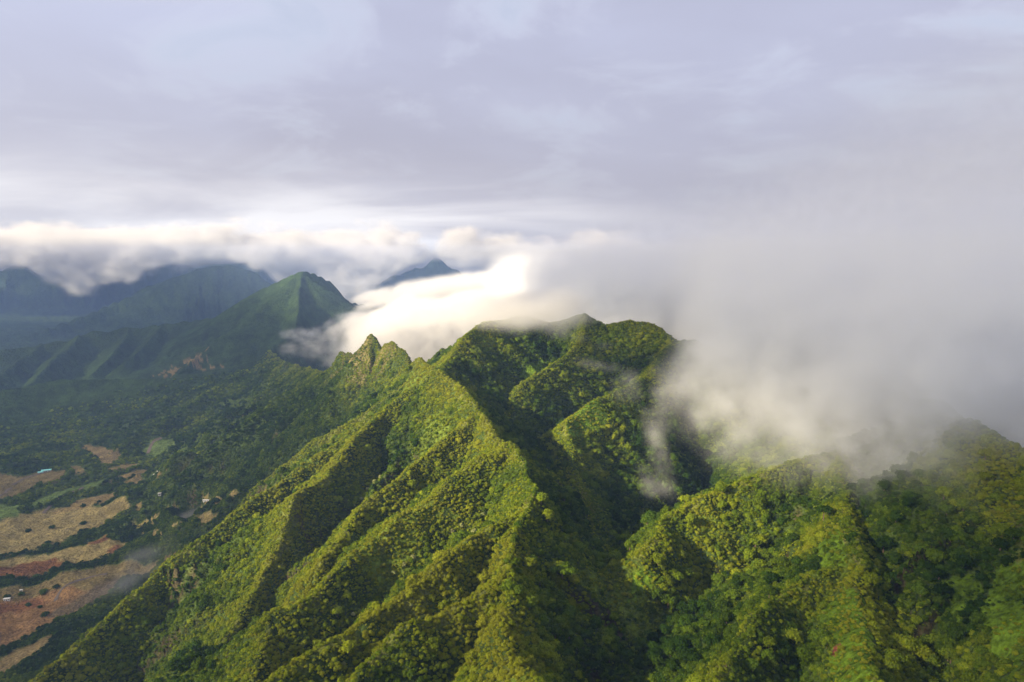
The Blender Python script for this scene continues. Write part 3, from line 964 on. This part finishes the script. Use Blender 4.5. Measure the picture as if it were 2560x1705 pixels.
def hut(name, label, cat, px, py, L, Wd, H, roofc, wallc, rot, pitch=0.35, group=None):
    x, y, z = hit(px, py)
    if name == 'hut':
        L, Wd = L * 0.7, Wd * 0.7
    e = bpy.data.objects.new(name, None)
    COL.objects.link(e)
    e.location = (x, y, z - 0.3)
    e.rotation_euler = (0, 0, rot)
    tag(e, label, cat, group)
    v, f = box((-L / 2, -Wd / 2, -1.5), (L / 2, Wd / 2, H))
    r = Wd / 2 * pitch
    n = len(v)
    v += [(-L / 2, 0, H + r), (L / 2, 0, H + r)]
    f += [(1, 3, n), (5, n + 1, 7)]
    mesh_obj('wall', v, f, mat_plain('painted_wall', wallc, 0.7, 0.12), e)
    o_, t = 0.45, 0.12
    for sg in (-1, 1):
        a, b = (0, H + r + 0.02), (sg * (Wd / 2 + o_), H - o_ * pitch + 0.02)
        vv = [(sx_, yy, zz + k) for sx_ in (-L / 2 - o_, L / 2 + o_) for (yy, zz) in (a, b) for k in (0, t)]
        mesh_obj('roof', vv, [(0, 1, 3, 2), (4, 6, 7, 5), (0, 4, 5, 1), (2, 3, 7, 6), (0, 2, 6, 4), (1, 5, 7, 3)], mat_plain('roof_sheet', roofc, 0.45, 0.15, 0.6), e)
    dv, df_ = box((-0.6, -Wd / 2 - 0.06, -0.2), (0.6, -Wd / 2 + 0.02, min(2.1, H - 0.2)))
    mesh_obj('door', dv, df_, mat_plain('door_paint', (0.12, 0.10, 0.08)), e)
    for xx in (-L * 0.3, L * 0.3):
        wv, wf = box((xx - 0.6, -Wd / 2 - 0.05, 0.9), (xx + 0.6, -Wd / 2 + 0.02, min(2.0, H - 0.3)))
        mesh_obj('window', wv, wf, mat_plain('window_glass', (0.03, 0.035, 0.04), 0.15), e)
    return e


TEAL, WHITE, GRAYW = (0.22, 0.62, 0.60), (0.62, 0.62, 0.60), (0.40, 0.40, 0.39)
hut('long_shed', 'long shed with pale turquoise roof beside the olive field', 'shed', *zm2(392, 600), 17, 8, 3.2, TEAL, GRAYW, 0.45)
hut('small_shed', 'smaller turquoise roofed shed at the left end of the long one', 'shed', *zm2(343, 615), 9, 6, 2.8, TEAL, GRAYW, 0.45)
hut('hut', 'tiny white hut at the upper end of the olive strip pasture', 'hut', *zm2(1302, 634), 6, 4, 2.8, WHITE, WHITE, 0.3)
hut('hut', 'tiny pale hut just above the one on the olive strip pasture', 'hut', *zm2(1330, 608), 4.5, 4, 3.2, GRAYW, WHITE, 1.0)
hut('hut', 'small white hut at the end of the green field', 'hut', *zm2(682, 792), 6, 5, 2.8, WHITE, GRAYW, 0.6)
hut('hut', 'small gray hut among trees above the wide tan pasture', 'hut', *zm2(1345, 795), 6, 5, 2.8, GRAYW, GRAYW, 0.2)
hut('low_shed', 'low long white shed on the orange pasture near the slope', 'shed', *zm2(1735, 850), 9, 2.5, 2.2, WHITE, WHITE, -0.05)
hut('trailer', 'white trailer under a tree at the left edge of the red soil', 'trailer', *zm7(60, 843), 7, 3, 2.9, WHITE, WHITE, 0.2, 0.1)
hut('hut', 'small white hut beside a round tree on the olive track field', 'hut', *zm7(180, 768), 4, 3, 2.5, WHITE, WHITE, 0.2)

M_TRACK = mat_plain('packed_dirt', (0.105, 0.080, 0.062), 0.95, 0.2, 0.3)


def track(label, fn, pts, wd):
    P_ = np.array([hit(*fn(*q))[:2] for q in pts])
    seg = np.r_[0, np.cumsum(np.hypot(*np.diff(P_, axis=0).T))]
    tt = np.linspace(0, seg[-1], int(seg[-1] / 4) + 2)
    c = np.stack([np.interp(tt, seg, P_[:, 0]), np.interp(tt, seg, P_[:, 1])], 1)
    for _ in range(6):
        c[1:-1] = 0.25 * c[:-2] + 0.5 * c[1:-1] + 0.25 * c[2:]
    d = np.gradient(c, axis=0)
    nn = np.stack([-d[:, 1], d[:, 0]], 1) / np.hypot(d[:, 0], d[:, 1])[:, None]
    vs, fs = [], []
    for off in (-1, -0.33, 0.33, 1):
        q = c + nn * off * wd / 2
        z = height(q[:, 0], q[:, 1])[0] + 0.45
        vs += [(a, b, zz) for (a, b), zz in zip(q, z)]
    m = len(c)
    for k in range(3):
        fs += [(k * m + i, (k + 1) * m + i, (k + 1) * m + i + 1, k * m + i + 1) for i in range(m - 1)]
    o = mesh_obj('dirt_track', vs, fs, M_TRACK, smooth=True)
    tag(o, label, 'track', kind='structure')


track('dirt track curving past the turquoise roofed sheds', zm2, [(-60, 860), (10, 800), (95, 735), (190, 665), (330, 622), (430, 585)], 6)
track('gray track crossing the green field', zm2, [(365, 955), (430, 885), (520, 810), (640, 770), (700, 735)], 5)
track('dirt track bending over the olive slope above the red soil', zm7, [(470, 850), (490, 780), (540, 735), (640, 680), (760, 645), (900, 625)], 5)
track('dark track along the dry green field', zm2, [(1245, 450), (1265, 390), (1290, 345), (1360, 320)], 7)

# ------------------------------------------------------------------ clouds: real volumes on voxel grids
def cloud(name, label, lo, hi, vox, fn, color=(0.83, 0.83, 0.845), cat='cloud', aniso=0.0, step=1.0, curl=0.0):
    res = [max(4, int(round((h - l) / v)) + 1) for l, h, v in zip(lo, hi, vox)]
    ax = [np.linspace(l, h, r) for l, h, r in zip(lo, hi, res)]
    Z, Y, X = np.meshgrid(ax[2], ax[1], ax[0], indexing='ij')
    d = np.clip(fn(X, Y, Z), 0, None).astype(np.float32)
    edge = [np.minimum(np.arange(r), np.arange(r)[::-1]) for r in res]
    em = np.minimum(np.minimum(edge[2][:, None, None], edge[1][None, :, None]), edge[0][None, None, :])
    d = d * np.clip(em / 2.0, 0, 1)
    n = d.size
    me = bpy.data.meshes.new(name)
    me.vertices.add(n)
    me.vertices.foreach_set('co', np.stack([X, Y, Z], -1).astype(np.float32).ravel())
    a_ = me.attributes.new('thick', 'FLOAT', 'POINT')
    a_.data.foreach_set('value', (d * 20.0).ravel())
    o = bpy.data.objects.new(name, me)
    COL.objects.link(o)
    tag(o, label, cat, kind='stuff')
    ng = bpy.data.node_groups.new(name, 'GeometryNodeTree')
    ng.interface.new_socket('Geometry', in_out='INPUT', socket_type='NodeSocketGeometry')
    ng.interface.new_socket('Geometry', in_out='OUTPUT', socket_type='NodeSocketGeometry')
    N, Lk = ng.nodes, ng.links
    gi, go = N.new('NodeGroupInput'), N.new('NodeGroupOutput')
    vc = N.new('GeometryNodeVolumeCube')
    vc.inputs['Min'].default_value = lo
    vc.inputs['Max'].default_value = hi
    for k, r in zip('XYZ', res):
        vc.inputs['Resolution ' + k].default_value = r
    ps = N.new('GeometryNodeInputPosition')
    sep = N.new('ShaderNodeSeparateXYZ')
    Lk.new(ps.outputs[0], sep.inputs[0])

    def m(op, a, b, c=None):
        nd = N.new('ShaderNodeMath')
        nd.operation = op
        for ii, v in enumerate((a, b, c)):
            if v is None:
                continue
            if isinstance(v, (int, float)):
                nd.inputs[ii].default_value = v
            else:
                Lk.new(v, nd.inputs[ii])
        return nd.outputs[0]
    idx = []
    for k in range(3):
        t = m('MULTIPLY', m('SUBTRACT', sep.outputs[k], lo[k]), (res[k] - 1) / (hi[k] - lo[k]))
        idx.append(m('MINIMUM', m('MAXIMUM', m('ROUND', t, 0), 0), res[k] - 1))
    # integers stay exact in float up to 16.7 million
    ix = m('MULTIPLY_ADD', m('MULTIPLY_ADD', idx[2], res[1], idx[1]), res[0], idx[0])
    si = N.new('GeometryNodeSampleIndex')
    si.data_type = 'FLOAT'
    si.domain = 'POINT'
    si.clamp = True
    Lk.new(gi.outputs[0], si.inputs['Geometry'])
    na = N.new('GeometryNodeInputNamedAttribute')
    na.data_type = 'FLOAT'
    na.inputs['Name'].default_value = 'thick'
    Lk.new(na.outputs[0], si.inputs['Value'])
    Lk.new(ix, si.inputs['Index'])
    Lk.new(si.outputs[0], vc.inputs['Density'])
    sm = N.new('GeometryNodeSetMaterial')
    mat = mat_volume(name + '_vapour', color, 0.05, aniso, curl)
    try:
        mat.cycles.volume_step_rate = step
    except Exception:
        pass
    sm.inputs['Material'].default_value = mat
    Lk.new(vc.outputs[0], sm.inputs['Geometry'])
    Lk.new(sm.outputs[0], go.inputs[0])
    me.materials.append(mat)
    md = o.modifiers.new('condense', 'NODES')
    md.node_group = ng
    print('cloud', name, res, n)
    return o


def bearing_x(px, Y):
    return (px - CX) / FP * Y / 0.995


def zline(py, Y):
    return at(CX, py, Y)[2]


# low cloud lying on the far mountains
def f_bank(X, Y, Z):
    px = CX + FP * X / Y * 0.995
    bx = [-300, 0, 80, 120, 200, 300, 340, 400, 460, 600, 640, 700, 790, 850, 900, 940, 1000, 1060, 1120, 1200, 1400]
    by = [615, 610, 612, 648, 664, 655, 622, 612, 608, 604, 655, 680, 690, 668, 636, 616, 599, 606, 598, 600, 604]
    tx = [-300, 0, 300, 500, 700, 860, 940, 1000, 1060, 1110, 1200, 1400]
    ty = [525, 520, 515, 522, 520, 512, 535, 550, 518, 545, 560, 560]
    base = (0.1219 * -1 + (CYP - np.interp(px, bx, by)) / FP * 0.9925) * 5200
    base = base - 260 * sst(Y, 6300, 6700)
    top = (0.1219 * -1 + (CYP - np.interp(px, tx, ty)) / FP * 0.9925) * 5200 + 130 * fbm3(X / 620 + 9, Y / 900, 0 * Z + 3, 3)
    n = fbm3(X / 300, Y / 300, Z / 190, 5, 0.58)
    n2 = fbm3(X / 1300, Y / 900, Z / 120 + 5, 3)
    s = np.minimum((Z - base) / 60.0, (top - Z) / 150.0)
    s = np.minimum(s, np.minimum((Y - 4650) / 250, (7300 - Y) / 500))
    for qx, qy, qr, yy in ((1062, 562, 46, 5150), (1020, 575, 30, 5150), (880, 552, 44, 5300), (940, 562, 34, 5200), (820, 560, 40, 5400), (590, 592, 30, 4800),
                           (430, 560, 60, 5400), (300, 590, 50, 5200), (200, 640, 44, 4950), (120, 575, 60, 5500), (690, 600, 60, 5100), (760, 640, 60, 5000)):
        c = at(qx, qy, yy)
        r_ = qr * yy / FP
        s = np.maximum(s, 2.0 * (1.15 - np.sqrt(((X - c[0]) / r_) ** 2 + ((Y - c[1]) / r_ / 1.6) ** 2 + ((Z - c[2]) / r_) ** 2)))
    s = np.clip(s, -3, 1.3)
    return 0.008 * sst(s + 1.7 * n + 0.7 * n2, 0.2, 1.5)


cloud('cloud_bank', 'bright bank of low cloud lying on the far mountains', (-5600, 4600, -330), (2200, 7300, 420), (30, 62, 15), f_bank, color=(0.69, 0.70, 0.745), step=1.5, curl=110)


# cloud spilling over the saddle behind the pinnacles
def f_spill(X, Y, Z):
    px = CX + FP * X / Y * 0.995
    base = np.interp(px, [600, 660, 760, 800, 1300], [-222, -216, -240, -270, -270])
    top = np.interp(px, [600, 650, 730, 760, 800, 850, 930, 1010, 1100, 1300], [-225, -196, -190, -160, -135, -125, -95, -90, -75, -70]) * 1.0
    n = fbm3(X / 95, Y / 95, Z / 55, 6, 0.6)
    s = np.minimum((Z - base) / 30.0, (top - Z) / 26.0)
    s = np.minimum(s, np.minimum((Y - (1230 + 40 * n)) / 60, (1950 - Y) / 120))
    s = np.minimum(s, (px - 640) / 60)
    s = np.minimum(s, np.interp(px, [600, 750, 800, 850, 1300], [0.1, 0.15, 0.5, 1.3, 1.4]))
    return 0.03 * sst(np.clip(s, -3, 1.3) + 1.25 * n, 0.2, 1.5)


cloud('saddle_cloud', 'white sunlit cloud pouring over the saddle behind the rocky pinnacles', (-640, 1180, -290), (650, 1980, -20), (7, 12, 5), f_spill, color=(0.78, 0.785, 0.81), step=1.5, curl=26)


# thin slanting sheet above it
def f_sheet(X, Y, Z):
    px = CX + FP * X / Y * 0.995
    c = np.interp(px, [780, 850, 1000, 1200, 1400, 1700], [-225, -190, -130, -75, -40, -20])
    th = np.interp(px, [780, 850, 1000, 1200, 1500], [12, 26, 45, 70, 90])
    n = fbm3(X / 330, Y / 330, Z / 80, 5, 0.5)
    s = 1.0 - np.abs(Z - c - 25 * fbm3(X / 600, Y / 600, 0 * Z + 2.0, 2)) / th
    s = np.minimum(s, np.minimum((Y - 2350) / 200, (3700 - Y) / 300))
    s = np.minimum(s, (px - 800) / 40)
    return 0.010 * sst(np.clip(s, -3, 1) + 1.0 * n, 0.1, 1.3)


cloud('cloud_sheet', 'thin slanting sheet of cloud rising to the right behind the pointed mountain', (-850, 2250, -300), (2200, 3750, 90), (22, 36, 10), f_sheet, step=1.5, curl=70)


# overcast out of view, added and shaped to shade valley, fog and near slopes
def f_deck(X, Y, Z):
    n = fbm3(X / 520, Y / 520, Z / 300, 4)
    s = np.minimum((Z - 870) / 30, (980 - Z) / 40)
    gl = np.interp(Y, [-500, -50, 900, 1500], [-2800, -2330, -2400, -2980])
    gr_ = np.interp(Y, [-380, -120], [-1790, -1800])
    gap = np.minimum((X - gl) / 210, (gr_ - X) / 300)          # the opening the sun comes through
    s = np.minimum(s, 0.35 - gap)
    far_y = np.where(X < -3700, 3700, 2350)
    s = np.minimum(s, np.minimum(np.minimum((X + 7400) / 200, (700 - X) / 200), np.minimum((Y + 900) / 200, (far_y - Y) / 200)))
    s = np.clip(s, -3, 1.2) + np.where(X > -2000, 0.3, 0.0) * (s > -0.5)
    veil = 0.0042 * sst(-Y, 440, 620) * sst(np.minimum(Z - 870, 980 - Z), 0, 40) * (Y > -850) * (0.8 + 0.9 * n)  # thin cover added behind the camera to dim the nearest slopes
    return veil + np.where(X > -2000, 0.0095, 0.010) * sst(s + 0.8 * n, 0.0, 1.2)


cloud('unseen_overcast', 'unseen overcast added to shade the scene, with a gap for the sun', (-7600, -1100, 840), (900, 4800, 1000), (80, 80, 20), f_deck, step=1.5)


# fog bank on the right massif
def f_fog(X, Y, Z):
    px = CX + FP * X / Y * 0.995
    n = fbm3(X / 150, Y / 150, Z / 95, 5, 0.52)
    n2 = fbm3(X / 260 + 3, Y / 260, Z / 200, 3)
    base = -168 + 46 * n2 + np.clip((450 - Y) / 200, 0, 1) * 30
    base = base - 35 * np.exp(-((px - 1440) / 60) ** 2) - 45 * np.exp(-((px - 1510) / 26) ** 2) * (Y < 800) - 20 * np.exp(-((px - 2050) / 140) ** 2)
    s = (Z - base) / 34.0
    edge = np.interp(Y, [400, 600, 760, 900, 1000, 1100, 1500, 2600], [250, 205, 150, 200, 235, 110, -40, -110])
    s = np.minimum(s, (X - edge - 40 * n2) / 70.0)
    s = np.minimum(s, (Y - (372 + 0.02 * X)) / 85.0)
    s = np.clip(s, -3, 1.25)
    wisp = np.full(X.shape, -3.0)
    for q0, q1, r_ in (((1440, 870, 740), (1440, 905, 720), 20), ((1505, 900, 720), (1515, 1120, 610), 12), ((1250, 760, 900), (1390, 790, 860), 13), ((1560, 900, 690), (1620, 960, 640), 16), ((1330, 830, 830), (1420, 850, 780), 14), ((1690, 930, 680), (1700, 985, 650), 18), ((2110, 985, 520), (2150, 1040, 480), 16)):
        a_, b_ = np.array(at(*q0)), np.array(at(*q1))
        t_ = np.clip(((X - a_[0]) * (b_ - a_)[0] + (Y - a_[1]) * (b_ - a_)[1] + (Z - a_[2]) * (b_ - a_)[2]) / ((b_ - a_) ** 2).sum(), 0, 1)
        d_ = np.sqrt((X - a_[0] - t_ * (b_ - a_)[0]) ** 2 + ((Y - a_[1] - t_ * (b_ - a_)[1]) / 1.5) ** 2 + (Z - a_[2] - t_ * (b_ - a_)[2]) ** 2)
        wisp = np.maximum(wisp, 1.2 - 1.3 * d_ / r_)
    topz = np.interp(px, [1050, 1130, 1200, 1400, 1650, 2000, 2400], [-60, -20, 10, 50, 90, 140, 180]) + 40 * n2
    fade = np.clip(1 - sst(Z, topz - 110, topz + 60), 0, 1)
    dn = np.interp(Z, [-70, 30], [0.022, 0.0016])
    return 0.018 * sst(wisp + 1.7 * n, 0.1, 1.4) + dn * fade * sst(s + 1.25 * n + 0.3, 0.2, 1.7)


cloud('fog_bank', 'large gray fog bank hiding the top of the right hand slopes', (-260, 350, -240), (2000, 2500, 340), (13, 15, 8), f_fog, color=(0.90, 0.925, 0.975), cat='fog', step=2.0, curl=38)


def f_cap(X, Y, Z):
    n = fbm3(X / 70, Y / 70, Z / 40, 4)
    c = at(1185, 734, 850)
    s = 1.0 - np.sqrt(((X - c[0] - 15) / 110) ** 2 + ((Y - c[1]) / 80) ** 2 + ((Z - c[2] - 6) / 30) ** 2)
    return 0.04 * sst(s + 0.9 * n + 0.1, 0.1, 1.2)


cloud('cloud_cap', 'warm lit veil of mist on the rounded summit right of the pinnacles', (-170, 730, -150), (200, 970, -10), (6, 7, 5), f_cap, cat='mist', step=1.5)

for nm, px, py, Y, rx, rz, dn_, lab in (
        ('mist_wisp', 478, 1078, 1250, 26, 16, .012, 'small smoky mist wisp over the upper end of the olive pasture'),
        ('mist_wisp', 425, 1188, 960, 30, 9, .010, 'small mist wisp over the pale tan pasture'),
        ('mist_wisp', 335, 1275, 850, 45, 14, .007, 'thin mist wisp over trees beside the steep slope'),
        ('mist_wisp', 300, 1330, 790, 50, 16, .008, 'long thin mist wisp over the olive track field near the slope')):
    c = at(px, py, Y)

    def f_w(X, Y_, Z, c=c, rx=rx, rz=rz, dn_=dn_):
        n = fbm3(X / 22 + c[1], Y_ / 22, Z / 14, 4)
        s = 1.0 - np.sqrt(((X - c[0]) / rx) ** 2 + ((Y_ - c[1]) / rx) ** 2 + ((Z - c[2] - 0.35 * (X - c[0])) / rz) ** 2)
        return dn_ * sst(s + 0.8 * n, 0.1, 1.3)
    cloud(nm, lab, (c[0] - rx * 1.7, c[1] - rx * 1.7, c[2] - rz * 2.4), (c[0] + rx * 1.7, c[1] + rx * 1.7, c[2] + rz * 2.4), (4, 5, 3), f_w, cat='mist', step=2)

# ------------------------------------------------------------------ air
hx, hy0, hy1, hz0, hz1 = 15500, -15500, 15500, -500, 70
hv = [(x, y, z) for x in (-hx, hx) for y in (hy0, hy1) for z in (hz0, hz1)]
hf = [(0, 1, 3, 2), (4, 6, 7, 5), (0, 4, 5, 1), (2, 3, 7, 6), (0, 2, 6, 4), (1, 5, 7, 3)]
haze = mesh_obj('haze', hv, hf, mat_volume('air', (0.33, 0.51, 1.0), 7.0e-5))
tag(haze, 'thin blue air over the whole valley', 'haze', kind='stuff')
